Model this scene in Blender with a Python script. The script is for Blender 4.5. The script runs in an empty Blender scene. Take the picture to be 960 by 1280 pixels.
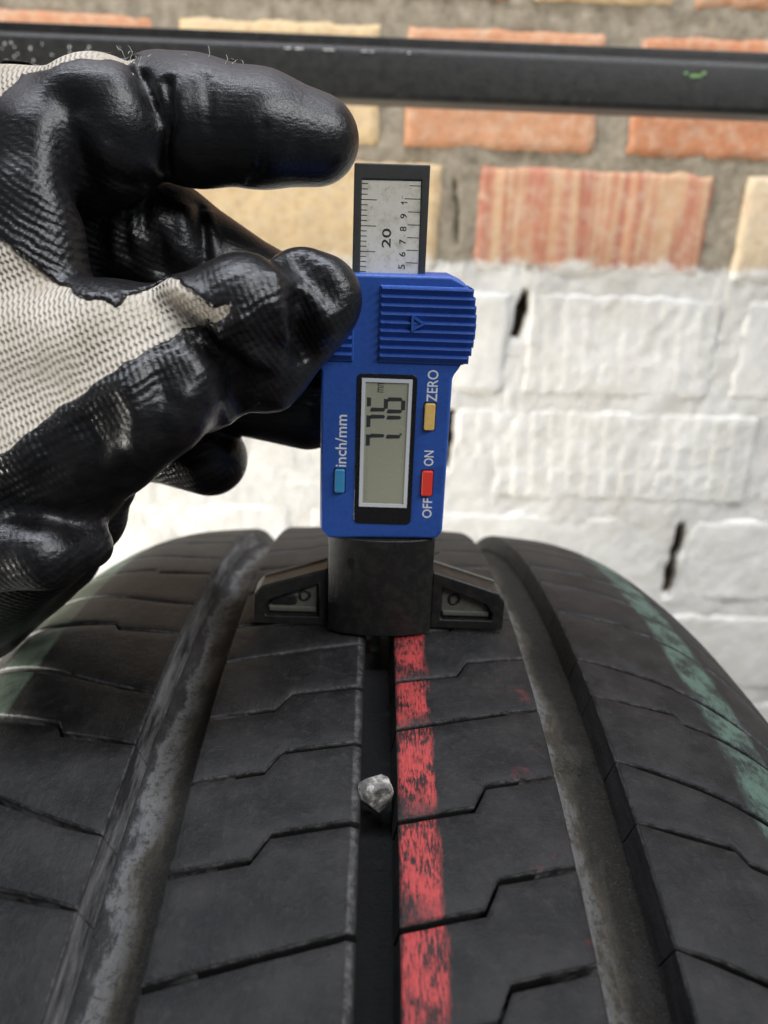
import bpy, bmesh, math, random
import numpy as np
from mathutils import Vector, Matrix, noise

# ------------------------------------------------------------------ camera
# everything below is laid out in millimetres (origin: where the gauge stands
# on the tread, x right, y away from the camera, z up) and stored in metres
MM = 0.001
S = bpy.context.scene
COL = S.collection
cd = bpy.data.cameras.new("camera"); cam = bpy.data.objects.new("camera", cd); COL.objects.link(cam)
_rt = Vector((0.99937653, -0.00706784, 0.03459176)); _up = Vector((-0.03008932, 0.34207359, 0.9391913))
_fw = Vector((0.01847098, 0.93964658, -0.34164765))
_m = Matrix((_rt, _up, -_fw)).transposed().to_4x4()
_m.translation = Vector((-2.89057, -165.41244, 86.57152)) * MM
cam.matrix_world = _m
cd.sensor_fit = 'VERTICAL'; cd.sensor_height = 24.0; cd.sensor_width = 18.0
cd.lens = 12.0 * 995.0 / 640.0
cd.clip_start = 0.01; cd.clip_end = 50
cd.dof.use_dof = True; cd.dof.focus_distance = 0.146; cd.dof.aperture_fstop = 11.5
S.camera = cam
# ------------------------------------------------------------------ light
W = bpy.data.worlds.new("World"); S.world = W; W.use_nodes = True
W.node_tree.nodes['Background'].inputs[0].default_value = (0.86, 0.92, 1.0, 1)
W.node_tree.nodes['Background'].inputs[1].default_value = 0.09
def area(name, loc, target, sx, sy, power, col):
    l = bpy.data.lights.new(name, 'AREA'); l.shape = 'RECTANGLE'; l.size = sx; l.size_y = sy
    l.energy = power; l.color = col
    o = bpy.data.objects.new(name, l); COL.objects.link(o); o.location = loc
    o.rotation_euler = (Vector(target) - Vector(loc)).to_track_quat('-Z', 'Y').to_euler()
    return o
area("ceiling_tube", (-0.15, 0.0, 1.20), (-0.15, 0.0, 0.0), 1.4, 0.15, 17.0, (0.87, 0.905, 1.0))
area("ceiling_tube", (0.85, -0.65, 1.00), (0.05, 0.10, 0.0), 1.2, 0.20, 16.0, (0.97, 0.98, 1.0))
area("added_wall_wash", (-1.10, 0.10, -0.36), (0.20, 0.37, 0.0), 0.9, 0.30, 29.0, (1.0, 0.955, 0.875))  # unseen lamp added low on the left to brighten the wall
S.view_settings.view_transform = 'Standard'; S.view_settings.look = 'None'
S.view_settings.exposure = 0.28; S.view_settings.gamma = 1.0
S.render.engine = 'CYCLES'
S.cycles.use_denoising = True
S.cycles.max_bounces = 8

# ------------------------------------------------------------------ helpers
def tag(o, label=None, cat=None, group=None, kind=None):
    if label: o['label'] = label
    if cat: o['category'] = cat
    if group: o['group'] = group
    if kind: o['kind'] = kind
    return o
def root(name, label, cat, loc=(0, 0, 0)):
    o = bpy.data.objects.new(name, None); COL.objects.link(o); o.location = Vector(loc) * MM
    o.empty_display_size = 0.02
    return tag(o, label, cat)
ORI = {}
def link(name, me, mat, parent=None, smooth=False):
    """mesh in mm, given in the frame of its thing -> one linked object"""
    o = bpy.data.objects.new(name, me); COL.objects.link(o)
    if mat is not None and not me.materials: me.materials.append(mat)
    if parent: o.parent = parent
    if smooth:
        me.polygons.foreach_set('use_smooth', [True] * len(me.polygons))
    return o
def mesh(name, V, Fc):
    me = bpy.data.meshes.new(name)
    me.from_pydata([(v[0] * MM, v[1] * MM, v[2] * MM) for v in V], [], Fc); me.update()
    return me
def bevel(o, w, seg=2, angle=35):
    m = o.modifiers.new('bevel', 'BEVEL'); m.width = w * MM; m.segments = seg
    m.limit_method = 'ANGLE'; m.angle_limit = math.radians(angle); m.harden_normals = False
    o.data.polygons.foreach_set('use_smooth', [True] * len(o.data.polygons))
    w_ = o.modifiers.new('wn', 'WEIGHTED_NORMAL'); w_.keep_sharp = False
    return o
def prism(poly, y0, y1):
    """polygon in x,z pushed from y0 (front) to y1 (back)"""
    n = len(poly)
    ar = sum(poly[i][0] * poly[(i + 1) % n][1] - poly[(i + 1) % n][0] * poly[i][1] for i in range(n))
    if ar < 0: poly = poly[::-1]
    V = [(x, y0, z) for x, z in poly] + [(x, y1, z) for x, z in poly]
    Fc = [tuple(range(n)), tuple(range(2 * n - 1, n - 1, -1))]
    Fc += [(i, i + n, (i + 1) % n + n, (i + 1) % n) for i in range(n)]
    return V, Fc
def box(x0, x1, y0, y1, z0, z1):
    return prism([(x0, z0), (x1, z0), (x1, z1), (x0, z1)], y0, y1)
def join(parts):
    V = []; Fc = []
    for v, f in parts:
        n = len(V); V += v; Fc += [tuple(i + n for i in q) for q in f]
    return V, Fc
def rrect(x0, x1, z0, z1, r, n=5):
    o = []
    for cx, cz, a0 in ((x1 - r, z1 - r, 0), (x0 + r, z1 - r, 90), (x0 + r, z0 + r, 180), (x1 - r, z0 + r, 270)):
        for k in range(n + 1):
            a = math.radians(a0 + 90 * k / n); o.append((cx + r * math.cos(a), cz + r * math.sin(a)))
    return o
def framed(outer, inner, y0, yi, y1):
    """solid with outline outer, a pocket of outline inner (same count) sunk to yi"""
    n = len(outer)
    V = [(x, y0, z) for x, z in outer] + [(x, y0, z) for x, z in inner] + [(x, yi, z) for x, z in inner] + [(x, y1, z) for x, z in outer]
    Fc = []
    for i in range(n):
        j = (i + 1) % n
        Fc += [(i, j, n + j, n + i), (n + i, n + j, 2 * n + j, 2 * n + i), (j, i, 3 * n + i, 3 * n + j)]
    Fc += [tuple(range(2 * n, 3 * n)), tuple(range(4 * n - 1, 3 * n - 1, -1))]
    return V, Fc
def fixn(me):
    b = bmesh.new(); b.from_mesh(me); bmesh.ops.recalc_face_normals(b, faces=b.faces); b.to_mesh(me); b.free(); return me

# ------------------------------------------------------------------ materials
class N:
    def __init__(s, name):
        s.m = bpy.data.materials.new(name); s.m.use_nodes = True
        s.t = s.m.node_tree; s.b = s.t.nodes['Principled BSDF']
    def n(s, typ, ins=None, **kw):
        q = s.t.nodes.new(typ)
        for k, v in kw.items(): setattr(q, k, v)
        for k, v in (ins or {}).items():
            if isinstance(v, bpy.types.NodeSocket): s.t.links.new(v, q.inputs[k])
            else: q.inputs[k].default_value = v
        return q
    def set(s, **kw):
        for k, v in kw.items():
            k = k.replace('_', ' ')
            if isinstance(v, bpy.types.NodeSocket): s.t.links.new(v, s.b.inputs[k])
            else: s.b.inputs[k].default_value = v
    def obj(s, scale=1000.0):
        tc = s.n('ShaderNodeTexCoord')
        mp = s.n('ShaderNodeMapping', {'Vector': tc.outputs['Object'], 'Scale': (scale,) * 3 if not isinstance(scale, tuple) else scale})
        return mp.outputs[0]
    def noise(s, vec, sc, det=4, rough=.55, dist=0):
        return s.n('ShaderNodeTexNoise', {'Vector': vec, 'Scale': sc, 'Detail': det, 'Roughness': rough, 'Distortion': dist}).outputs['Fac']
    def ramp(s, fac, stops, interp='LINEAR'):
        r = s.n('ShaderNodeValToRGB', {'Fac': fac}); e = r.color_ramp.elements; r.color_ramp.interpolation = interp
        while len(e) < len(stops): e.new(.5)
        for i, (p, c) in enumerate(stops):
            e[i].position = p; e[i].color = (*c, 1) if isinstance(c, tuple) else (c, c, c, 1)
        return r.outputs[0]
    def math(s, op, a, b=0.0, c=0.0, clamp=False):
        q = s.n('ShaderNodeMath', {0: a, 1: b, 2: c}, operation=op); q.use_clamp = clamp; return q.outputs[0]
    def mix(s, fac, a, b):
        q = s.n('ShaderNodeMix', data_type='RGBA')
        for k, v in ((0, fac), (6, a), (7, b)):
            if isinstance(v, bpy.types.NodeSocket): s.t.links.new(v, q.inputs[k])
            else: q.inputs[k].default_value = (*v, 1) if isinstance(v, tuple) else v
        return q.outputs[2]
    def mixf(s, fac, a, b):
        q = s.n('ShaderNodeMix', data_type='FLOAT')
        for k, v in ((0, fac), (2, a), (3, b)):
            if isinstance(v, bpy.types.NodeSocket): s.t.links.new(v, q.inputs[k])
            else: q.inputs[k].default_value = v
        return q.outputs[0]
    def bump(s, h, dist, strength=1.0, normal=None):
        q = s.n('ShaderNodeBump', {'Height': h, 'Distance': dist * MM, 'Strength': strength})
        if normal: s.t.links.new(normal, q.inputs['Normal'])
        return q.outputs[0]
def simple(name, col, rough, spec=.5, metallic=0, grain=0.0, gs=3.0, dirt=None, dirt_amt=.3, ds=.35):
    k = N(name); v = k.obj()
    c = col
    if dirt:
        f = k.math('MULTIPLY', k.ramp(k.noise(v, ds, 6, .65), [(.45, 0.0), (.75, 1.0)]), dirt_amt)
        c = k.mix(f, col, dirt)
        k.set(Base_Color=c)
    else: k.set(Base_Color=(*col, 1))
    r = k.math('ADD', k.math('MULTIPLY', k.noise(v, .8, 5), .22), rough - .11)
    k.set(Roughness=r, Specular_IOR_Level=spec, Metallic=metallic)
    if grain: k.set(Normal=k.bump(k.noise(v, gs, 3), grain))
    return k.m

# ------------------------------------------------------------------ brick wall
WY = 370.0
wall = root('brick_wall', 'rough brick wall, whitewashed below and bare orange and cream bricks above, behind the tyre', 'wall', (0, WY, 0))
def paint_mask(k, geo_vec):
    sep = k.n('ShaderNodeSeparateXYZ', {0: geo_vec}); z = sep.outputs[2]
    n1 = k.noise(geo_vec, .035, 5, .6); n2 = k.noise(geo_vec, .3, 5, .7)
    e = k.math('ADD', z, k.math('MULTIPLY', k.math('SUBTRACT', n1, .5), -24.0))
    e = k.math('ADD', e, k.math('MULTIPLY', k.math('SUBTRACT', n2, .5), -17.0))
    return k.n('ShaderNodeMapRange', {0: e, 1: 68.0, 2: 62.0, 3: 0.0, 4: 1.0}).outputs[0], sep
def wall_vec(k):
    g = k.n('ShaderNodeNewGeometry')
    return k.n('ShaderNodeMapping', {'Vector': g.outputs['Position'], 'Scale': (1000,) * 3}).outputs[0]
def paint_col(k, v):
    return k.mix(k.math('MULTIPLY', k.ramp(k.noise(v, .05, 6, .65), [(.42, 0.0), (.74, 1.0)]), .6), (.87, .845, .78), (.60, .56, .47))
def brick_mat():
    k = N('fired_brick'); v = wall_vec(k); m, sep = paint_mask(k, v)
    oi = k.n('ShaderNodeObjectInfo'); col = oi.outputs['Color']
    # streaks run up the brick face, as fired and wire-cut
    st = k.n('ShaderNodeMapping', {'Vector': v, 'Scale': (.046, .012, .0022)}).outputs[0]
    s1 = k.noise(st, 1.0, 3, .5)
    n2 = k.noise(v, .16, 6, .65)
    dark = k.n('ShaderNodeMix', {0: k.math('MULTIPLY', k.ramp(n2, [(.45, 0.0), (.75, 1.0)]), .45), 6: col, 7: (.30, .13, .075, 1)}, data_type='RGBA').outputs[2]
    al = oi.outputs['Alpha']
    banded = k.ramp(s1, [(.30, (.62, .40, .22)), (.42, (.50, .19, .12)), (.50, (.60, .38, .22)), (.56, (.42, .15, .10)), (.62, (.60, .30, .17)), (.72, (.66, .47, .28))])
    dark = k.n('ShaderNodeMix', {0: k.math('SUBTRACT', 1.0, al), 6: dark, 7: banded}, data_type='RGBA').outputs[2]
    pale = k.mix(k.math('MULTIPLY', k.ramp(k.noise(v, .10, 7, .72), [(.46, 0.0), (.72, 1.0)]), .6), dark, (.66, .55, .40))
    k.set(Base_Color=k.mix(m, pale, paint_col(k, v)))
    k.set(Roughness=k.mixf(m, .9, .62), Specular_IOR_Level=.3)
    k.set(Normal=k.bump(k.math('ADD', k.noise(v, .35, 6, .7), k.math('MULTIPLY', s1, .6)), 1.2, .7))
    return k.m
def mortar_mat():
    k = N('mortar'); v = wall_vec(k); m, sep = paint_mask(k, v)
    deep = k.n('ShaderNodeMapRange', {0: sep.outputs[1], 1: WY + 5.5, 2: WY + 9.0, 3: 1.0, 4: 0.0}).outputs[0]   # paint never got into the open joints
    m = k.math('MULTIPLY', m, deep)
    c = k.ramp(k.noise(v, .12, 7, .68), [(.3, (.20, .165, .12)), (.5, (.33, .28, .205)), (.7, (.44, .38, .29))])
    c = k.mix(deep, (.13, .095, .06), c)
    k.set(Base_Color=k.mix(m, c, paint_col(k, v)), Roughness=.92, Specular_IOR_Level=.2)
    k.set(Normal=k.bump(k.noise(v, .35, 6, .75), 2.0, .9))
    return k.m
MBR, MMO = brick_mat(), mortar_mat()
# rows of bricks: (z0, z1, [(x0, x1, colour, ridged)])
OR = (.55, .27, .145); OR2 = (.56, .235, .115); CR = (.66, .49, .27); CR2 = (.70, .56, .37); BD = None
rows = [
 (276+14, 350, [(-330, -90, OR, 0), (-78, 40, CR, 0), (52, 300, OR, 0), (312, 440, CR, 0)]),
 (211, 276, [(-400, -260, CR, 0), (-248, -6, OR, 0), (8, 70, OR2, 0), (84, 166, CR, 0), (178, 300, OR, 0), (312, 440, CR, 0)]),
 (131, 195, [(-400, -272, CR, 0), (-260, -138, OR, 0), (-122, -5, CR, 0), (11.6, 128, OR, 0), (149, 272, OR2, 0), (284, 440, OR, 0)]),
 (59, 121.5, [(-460, -226, OR, 0), (-212, 36, CR, 0), (60, 207, BD, 0), (227, 350, CR2, 0), (362, 480, OR, 0)]),
 (-20, 47, [(-300, -54, CR, 0), (-42, 86, CR, 0), (98, 226, OR, 1), (239, 360, OR, 0), (372, 480, OR, 0)]),
 (-95, -30, [(-450, -206, OR, 0), (-194, 44, OR, 0), (56, 264, OR, 2), (276, 470, OR, 0)]),
 (-172, -106, [(-300, -60, OR, 0), (-46, 214, OR, 0), (230, 470, OR, 0)]),
 (-247, -183, [(-430, -190, OR, 0), (-176, 70, OR, 0), (84, 330, OR, 0), (342, 470, OR, 0)]),
 (-322, -258, [(-300, -60, OR, 0), (-46, 200, OR, 0), (214, 470, OR, 0)]),
 (-397, -333, [(-430, -190, OR, 0), (-176, 70, OR, 0), (84, 330, OR, 0), (342, 470, OR, 0)]),
]
# the wall runs on to both sides
for z0, z1, r in rows:
    k = 0
    while r[0][0] > -640: r.insert(0, (r[0][0] - 12 - (250 if k % 3 else 120), r[0][0] - 12, (OR, CR, OR2)[k % 3], 0)); k += 1
    while r[-1][1] < 640: r.append((r[-1][1] + 12, r[-1][1] + 12 + (250 if k % 3 else 120), (OR, OR2, CR)[k % 3], 0)); k += 1
rb = random.Random(4)
def brick(x0, x1, z0, z1, col, ridged):
    white = z1 < 58
    L, H = x1 - x0, z1 - z0; cx, cz = (x0 + x1) / 2, (z0 + z1) / 2
    nx, nz = max(10, int(L / 3.0)), 22
    if x1 < -300 or x0 > 330: nx, nz = int(L / 7), 10
    if ridged: nx = max(10, int(L / 1.6)); nz = 34
    sd = rb.random() * 90; tilt = rb.uniform(-.006, .006); pr = (rb.uniform(-.35, .3) if white else rb.uniform(-.8, .6) - .7)
    V = []; Fc = []
    def edge(t, a, s): return a * (noise.noise(Vector((t * .07, s, sd))) * 1.5 + noise.noise(Vector((t * .3, s, sd))) * .8)
    for j in range(nz + 1):
        for i in range(nx + 1):
            a, b = i / nx, j / nz
            x = (a - .5) * L; z = (b - .5) * H
            ea = 1.0 if not white else 1.6
            x += (edge(z, ea, 1.0) * (1 - min(1, a * 6)) + edge(z, ea, 2.0) * (1 - min(1, (1 - a) * 6)))
            z += (edge(x, ea, 3.0) * (1 - min(1, b * 4)) + edge(x, ea, 4.0) * (1 - min(1, (1 - b) * 4)))
            de = min(min(a, 1 - a) * L, min(b, 1 - b) * H)
            rr = 1.5 if white else 1.9
            y = pr + tilt * x + noise.noise(Vector((x * .03, z * .03, sd))) * 1.1 + noise.noise(Vector((x * .13, z * .13, sd))) * .55 + noise.noise(Vector((x * .4, z * .4, sd))) * .3
            if de < rr: y += (rr - math.sqrt(max(0, rr * rr - (rr - de) ** 2))) * (1.0 if white else .9)
            if ridged:
                ph = (x / 12.6) % 1.0; row = int((b * 3.0)) ; q = (b * 3.0) % 1.0
                ph = (x / 12.6 + row * .12) % 1.0
                h = (1 - ph) ** 1.0 * (0.35 + .65 * q) * min(1, ph * 7)
                fade = min(1, min(b, 1 - b) * 9) * min(1, min(a, 1 - a) * 14)
                fade *= min(1, max(0, .9 + 1.1 * noise.noise(Vector((x * .02, z * .05, sd + 3)))))
                y += -(1.35 if ridged == 2 else .7) * h * fade
            V.append((x, y, z))
    w = nx + 1
    for j in range(nz):
        for i in range(nx):
            p = j * w + i; Fc.append((p, p + 1, p + w + 1, p + w))
    ring = [i for i in range(w)] + [j * w + nx for j in range(1, nz + 1)] + [nz * w + i for i in range(nx - 1, -1, -1)] + [j * w for j in range(nz - 1, 0, -1)]
    base = len(V); V += [(V[i][0], 22.0, V[i][2]) for i in ring]
    n = len(ring)
    for q in range(n): Fc.append((ring[q], base + q, base + (q + 1) % n, ring[(q + 1) % n]))
    Fc.append(tuple(base + q for q in range(n)))
    o = link('brick', fixn(mesh('brick', V, Fc)), MBR, wall, True)
    o.location = (cx * MM, 0, cz * MM)
    lum = 1 + rb.uniform(-.09, .09); j = lambda c: min(1, max(0, c * lum))
    o.color = (1, 1, 1, 0) if col is None else (j(col[0]), j(col[1]), j(col[2]), 1)
BR = [(x0, x1, z0, z1) for z0, z1, r in rows for x0, x1, c, g in r]
for z0, z1, r in rows:
    for x0, x1, c, g in r: brick(x0, x1, z0, z1, c, g)
def mortar():
    xs = np.concatenate([np.arange(-664, -440, 8.0), np.arange(-440, 471, 3.0), np.arange(474, 666, 8.0)]); zs = np.arange(-395, 350, 3.0)
    # finer columns where the joints stand open
    V = []; Fc = []
    holes = [(92.5, 6, 17, 46, 4.5, -.10), (50, 6, -74, -34, 4.5, -.04), (222, 6, -168, -112, 5.0, -.06), (46, 3, 74, 112, 2.2, .10)]
    xs = np.unique(np.round(np.concatenate([xs, *[np.arange(h[0] - 9, h[0] + 9, 1.0) for h in holes]]), 2))
    for z in zs:
        for x in xs:
            v = Vector((x * .035, z * .035, 5.0)); v2 = Vector((x * .16, z * .16, 9.0))
            y = 1.9 if z > 64 else .65
            y += noise.noise(v) * 1.5 + noise.noise(v2) * .9
            for hx, _, h0, h1, hw, sl in holes:
                if h0 - 4 < z < h1 + 4:
                    c = hx + (z - (h0 + h1) / 2) * -sl + 1.6 * noise.noise(Vector((z * .06, hx, 1)))
                    w = hw * (.75 + .5 * noise.noise(Vector((z * .09, hx, 7))))
                    e = max(abs(x - c) - w, h0 - z, z - h1)
                    if e < 1.5: y += ((15 + 5 * noise.noise(Vector((x * .3, z * .2, 4)))) if z < 60 else 4.5) * min(1, (1.5 - e + 1.2 * noise.noise(Vector((x * .25, z * .25, 8)))) / 3.5) if e < .4 else 0
            V.append((x, y, z))
    w = len(xs)
    for j in range(len(zs) - 1):
        for i in range(w - 1):
            p = j * w + i; Fc.append((p, p + 1, p + w + 1, p + w))
    link('mortar', mesh('mortar', V, Fc), MMO, wall, True)
mortar()

# ------------------------------------------------------------------ steel bar
def steel_mat():
    k = N('black_painted_steel'); v = k.obj()
    n1 = k.noise(v, .22, 6, .6); sp = k.noise(v, 1.3, 3, .5)
    c = k.mix(k.ramp(n1, [(.35, 0.0), (.75, 1.0)]), (.012, .0118, .0108), (.028, .0265, .023))
    c = k.mix(k.math('MULTIPLY', k.ramp(sp, [(.70, 0.0), (.73, 1.0)]), .55), c, (.42, .40, .36))
    k.set(Base_Color=c, Roughness=k.math('ADD', .34, k.math('MULTIPLY', n1, .25)), Specular_IOR_Level=.5)
    k.set(Normal=k.bump(k.noise(v, .8, 5, .6), .35, .6))
    return k.m
BY = 232.0
bar = root('steel_bar', 'long black painted steel rail running level across the wall above the glove', 'rail', (0, BY, 0))
MST = steel_mat()
def extr(prof, x0, x1, nseg=40):
    """closed profile in y,z swept along x"""
    V = []; Fc = []; n = len(prof)
    for k in range(nseg + 1):
        x = x0 + (x1 - x0) * k / nseg
        V += [(x, y, z) for y, z in prof]
    for k in range(nseg):
        for i in range(n):
            a = k * n + i; b = k * n + (i + 1) % n; Fc.append((a, b, b + n, a + n))
    Fc += [tuple(range(n)), tuple(range(nseg * n, (nseg + 1) * n))]
    return V, Fc
def arc(cx, cz, r, a0, a1, n=6): return [(cx + r * math.cos(math.radians(a0 + (a1 - a0) * k / n)), cz + r * math.sin(math.radians(a0 + (a1 - a0) * k / n))) for k in range(n + 1)]
BZ0, BZ1 = 138.0, 159.5
prof = arc(3.4, BZ1 - 3.4, 3.4, 90, 180) + arc(3.0, BZ0 + 3.0, 3.0, 180, 270) + arc(22, BZ0 + 2, 2, 270, 360) + arc(22, BZ1 - 2, 2, 0, 90)
b = link('box_section', fixn(mesh('box_section', *extr(prof, -560, 560))), MST, bar, True)
prof = [(17, BZ1 + .2), (24, BZ1 + .2), (24, BZ1 + 6.5), (17, BZ1 + 6.5)]
bevel(link('back_lip', fixn(mesh('back_lip', *extr(prof, -560, 560, 4))), MST, bar), .6)
# chipped flecks of old paint on the rail
mk = simple('green_paint', (.16, .30, .10), .5)
mw = simple('white_paint', (.6, .6, .57), .6)
rf = random.Random(8)
def fleck(x, z, w, h, m, name):
    n = 9; pts = []
    for k in range(n):
        a = 2 * math.pi * k / n; r = rf.uniform(.6, 1.0)
        pts.append((x + w * r * math.cos(a), z + h * r * math.sin(a)))
    return prism(pts, -.25, .5)
for a_ in ((136, 152.5, 4.0, 1.0), (139.6, 153.6, 1.4, 1.2), (131.6, 153.4, 1.2, .9)): link('paint_chip', mesh('paint_chip', *fleck(*a_, mk, '')), mk, bar)
tag(link('paint_specks', mesh('paint_specks', *join([fleck(rf.uniform(-170, -118), rf.uniform(143, 155), rf.uniform(.2, .7), rf.uniform(.3, .9), mw, '') for k in range(26)] + [fleck(rf.uniform(-60, 10), 156.8, rf.uniform(.5, 3), .4, mw, '') for k in range(7)])), mw, bar), kind='stuff')

# ------------------------------------------------------------------ tyre
R = 316.0
def drop(u):
    a, aR, b, bR, c, e = 8.449e-4, 9.266e-4, 5.868e-3, 8.033e-3, 58.17, .0924e-3
    au = abs(u); q = max(0.0, au - c)
    return (a if u < 0 else aR) * au * au + (b if u < 0 else bR) * q * q + e * q ** 3
def tp(u, deg, d=0.0):
    """point of the tread: across u, round deg (away from the camera +), d below the surface"""
    # depth is measured square to the curved tread
    s = (drop(u + .05) - drop(u - .05)) / .1; nl = math.hypot(1, s)
    r = R - drop(u) - d / nl; uu = u - d * s / nl
    a = math.radians(deg)
    return (uu, r * math.sin(a), r * math.cos(a))
tyre = root('car_tyre', 'worn black car tyre, red line beside its middle groove and green lines on both shoulders', 'tyre', (0, 0, -R))
def tread_mat():
    k = N('tread_rubber')
    at = k.n('ShaderNodeAttribute', attribute_name='tread'); v = at.outputs['Vector']
    sep = k.n('ShaderNodeSeparateXYZ', {0: v}); u, s, d = sep.outputs
    o3 = k.n('ShaderNodeMapping', {'Vector': v, 'Scale': (1, 1, 1)}).outputs[0]
    n1 = k.noise(o3, .10, 6, .62); n2 = k.noise(o3, .55, 6, .7); n3 = k.noise(o3, 2.6, 4, .65)
    long_ = k.n('ShaderNodeMapping', {'Vector': v, 'Scale': (1.0, .16, 1)}).outputs[0]
    n4 = k.noise(long_, .9, 5, .65)
    c = k.mix(k.ramp(n1, [(.40, 0.0), (.64, 1.0)]), (.0036, .0036, .0039), (.0145, .0140, .0138))
    c = k.mix(k.math('MULTIPLY', k.ramp(n2, [(.52, 0.0), (.72, 1.0)]), .45), c, (.038, .0355, .033))
    c = k.mix(k.math('MULTIPLY', k.ramp(n3, [(.66, 0.0), (.78, 1.0)]), .35), c, (.13, .125, .12))
    c = k.mix(k.math('MULTIPLY', k.ramp(n2, [(.28, 1.0), (.40, 0.0)]), .6), c, (.012, .012, .012))
    # block rims: grey dust and an edge highlight put into the colour (depth d below the crown)
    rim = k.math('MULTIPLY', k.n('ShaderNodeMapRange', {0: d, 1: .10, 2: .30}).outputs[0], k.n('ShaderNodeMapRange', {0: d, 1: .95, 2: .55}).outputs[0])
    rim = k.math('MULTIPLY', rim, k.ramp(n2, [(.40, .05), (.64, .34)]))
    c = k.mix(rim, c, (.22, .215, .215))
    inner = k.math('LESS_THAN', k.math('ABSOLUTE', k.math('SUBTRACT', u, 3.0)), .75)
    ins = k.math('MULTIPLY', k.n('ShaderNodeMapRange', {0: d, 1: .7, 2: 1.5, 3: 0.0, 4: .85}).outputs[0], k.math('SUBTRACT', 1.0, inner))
    c = k.mix(ins, c, (.006, .006, .006))  # sipe walls darkened with depth, their shade put into the colour
    bank = k.math('MULTIPLY', k.n('ShaderNodeMapRange', {0: d, 1: .5, 2: 1.6}).outputs[0], k.math('GREATER_THAN', k.math('ABSOLUTE', u), 25.0))
    lb = k.n('ShaderNodeMapRange', {0: u, 1: 36.0, 2: 38.0, 3: 1.0, 4: .12}).outputs[0]  # groove wall dust kept to the lit sides, that light painted in
    bank = k.math('MULTIPLY', k.math('MULTIPLY', bank, lb), k.ramp(k.noise(long_, .16, 6, .7), [(.44, .05), (.62, .85)]))
    c = k.mix(bank, c, (.17, .168, .168))
    # red line beside the centre groove
    def band(x0, x1, soft, wob, wsc):
        w = k.math('MULTIPLY', k.math('SUBTRACT', k.noise(long_, wsc, 4, .6), .5), wob)
        uu = k.math('ADD', u, w)
        a = k.n('ShaderNodeMapRange', {0: uu, 1: x0 - soft, 2: x0 + soft}).outputs[0]
        b_ = k.n('ShaderNodeMapRange', {0: uu, 1: x1 + soft, 2: x1 - soft}).outputs[0]
        return k.math('MULTIPLY', k.math('MULTIPLY', a, b_), k.n('ShaderNodeMapRange', {0: d, 1: .55, 2: .25}).outputs[0])
    fine = k.n('ShaderNodeMapping', {'Vector': v, 'Scale': (3.2, .55, 1)}).outputs[0]
    streak = k.noise(fine, .8, 5, .72); patch = k.noise(o3, .16, 4, .6)
    cover = k.ramp(k.math('ADD', k.math('MULTIPLY', streak, .62), k.math('MULTIPLY', patch, .42)), [(.465, .04), (.525, .75), (.585, .97)])
    al = k.n('ShaderNodeAttribute', attribute_name='along').outputs['Fac']
    fade = k.n('ShaderNodeMapRange', {0: k.math('ADD', al, k.math('MULTIPLY', k.math('SUBTRACT', patch, .5), .9)), 1: .0, 2: .30, 3: .25, 4: 1.0}).outputs[0]
    red = k.math('MULTIPLY', k.math('MULTIPLY', band(3.5, 9.7, .7, 6.0, .5), cover), fade)
    c = k.mix(red, c, k.mix(streak, (.24, .023, .025), (.46, .058, .053)))
    trace = k.math('MULTIPLY', band(24.0, 31.5, 1.5, 4.0, .4), k.math('MULTIPLY', k.ramp(k.noise(o3, .13, 5, .7), [(.60, 0.0), (.75, 1.0)]), .25))
    c = k.mix(trace, c, (.40, .05, .06))
    g1 = k.math('MULTIPLY', band(66.9, 76.0, .8, 3.6, .3), k.ramp(k.math('ADD', k.math('MULTIPLY', streak, .4), k.math('MULTIPLY', patch, .6)), [(.44, .08), (.56, .62)]))
    c = k.mix(g1, c, (.095, .16, .125))
    g2 = k.math('MULTIPLY', band(-85.5, -74.2, .7, 2.4, .22), k.ramp(k.math('ADD', k.math('MULTIPLY', streak, .4), k.math('MULTIPLY', patch, .6)), [(.38, .25), (.54, .72)]))
    c = k.mix(g2, c, (.12, .175, .125))
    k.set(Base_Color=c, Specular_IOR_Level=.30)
    k.set(Roughness=k.math('ADD', .46, k.math('MULTIPLY', n2, .28)))
    h = k.math('ADD', k.math('MULTIPLY', n2, .7), k.math('ADD', k.math('MULTIPLY', n3, .25), k.math('MULTIPLY', n4, .35)))
    k.set(Normal=k.bump(h, .45, .85))
    return k.m
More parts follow.
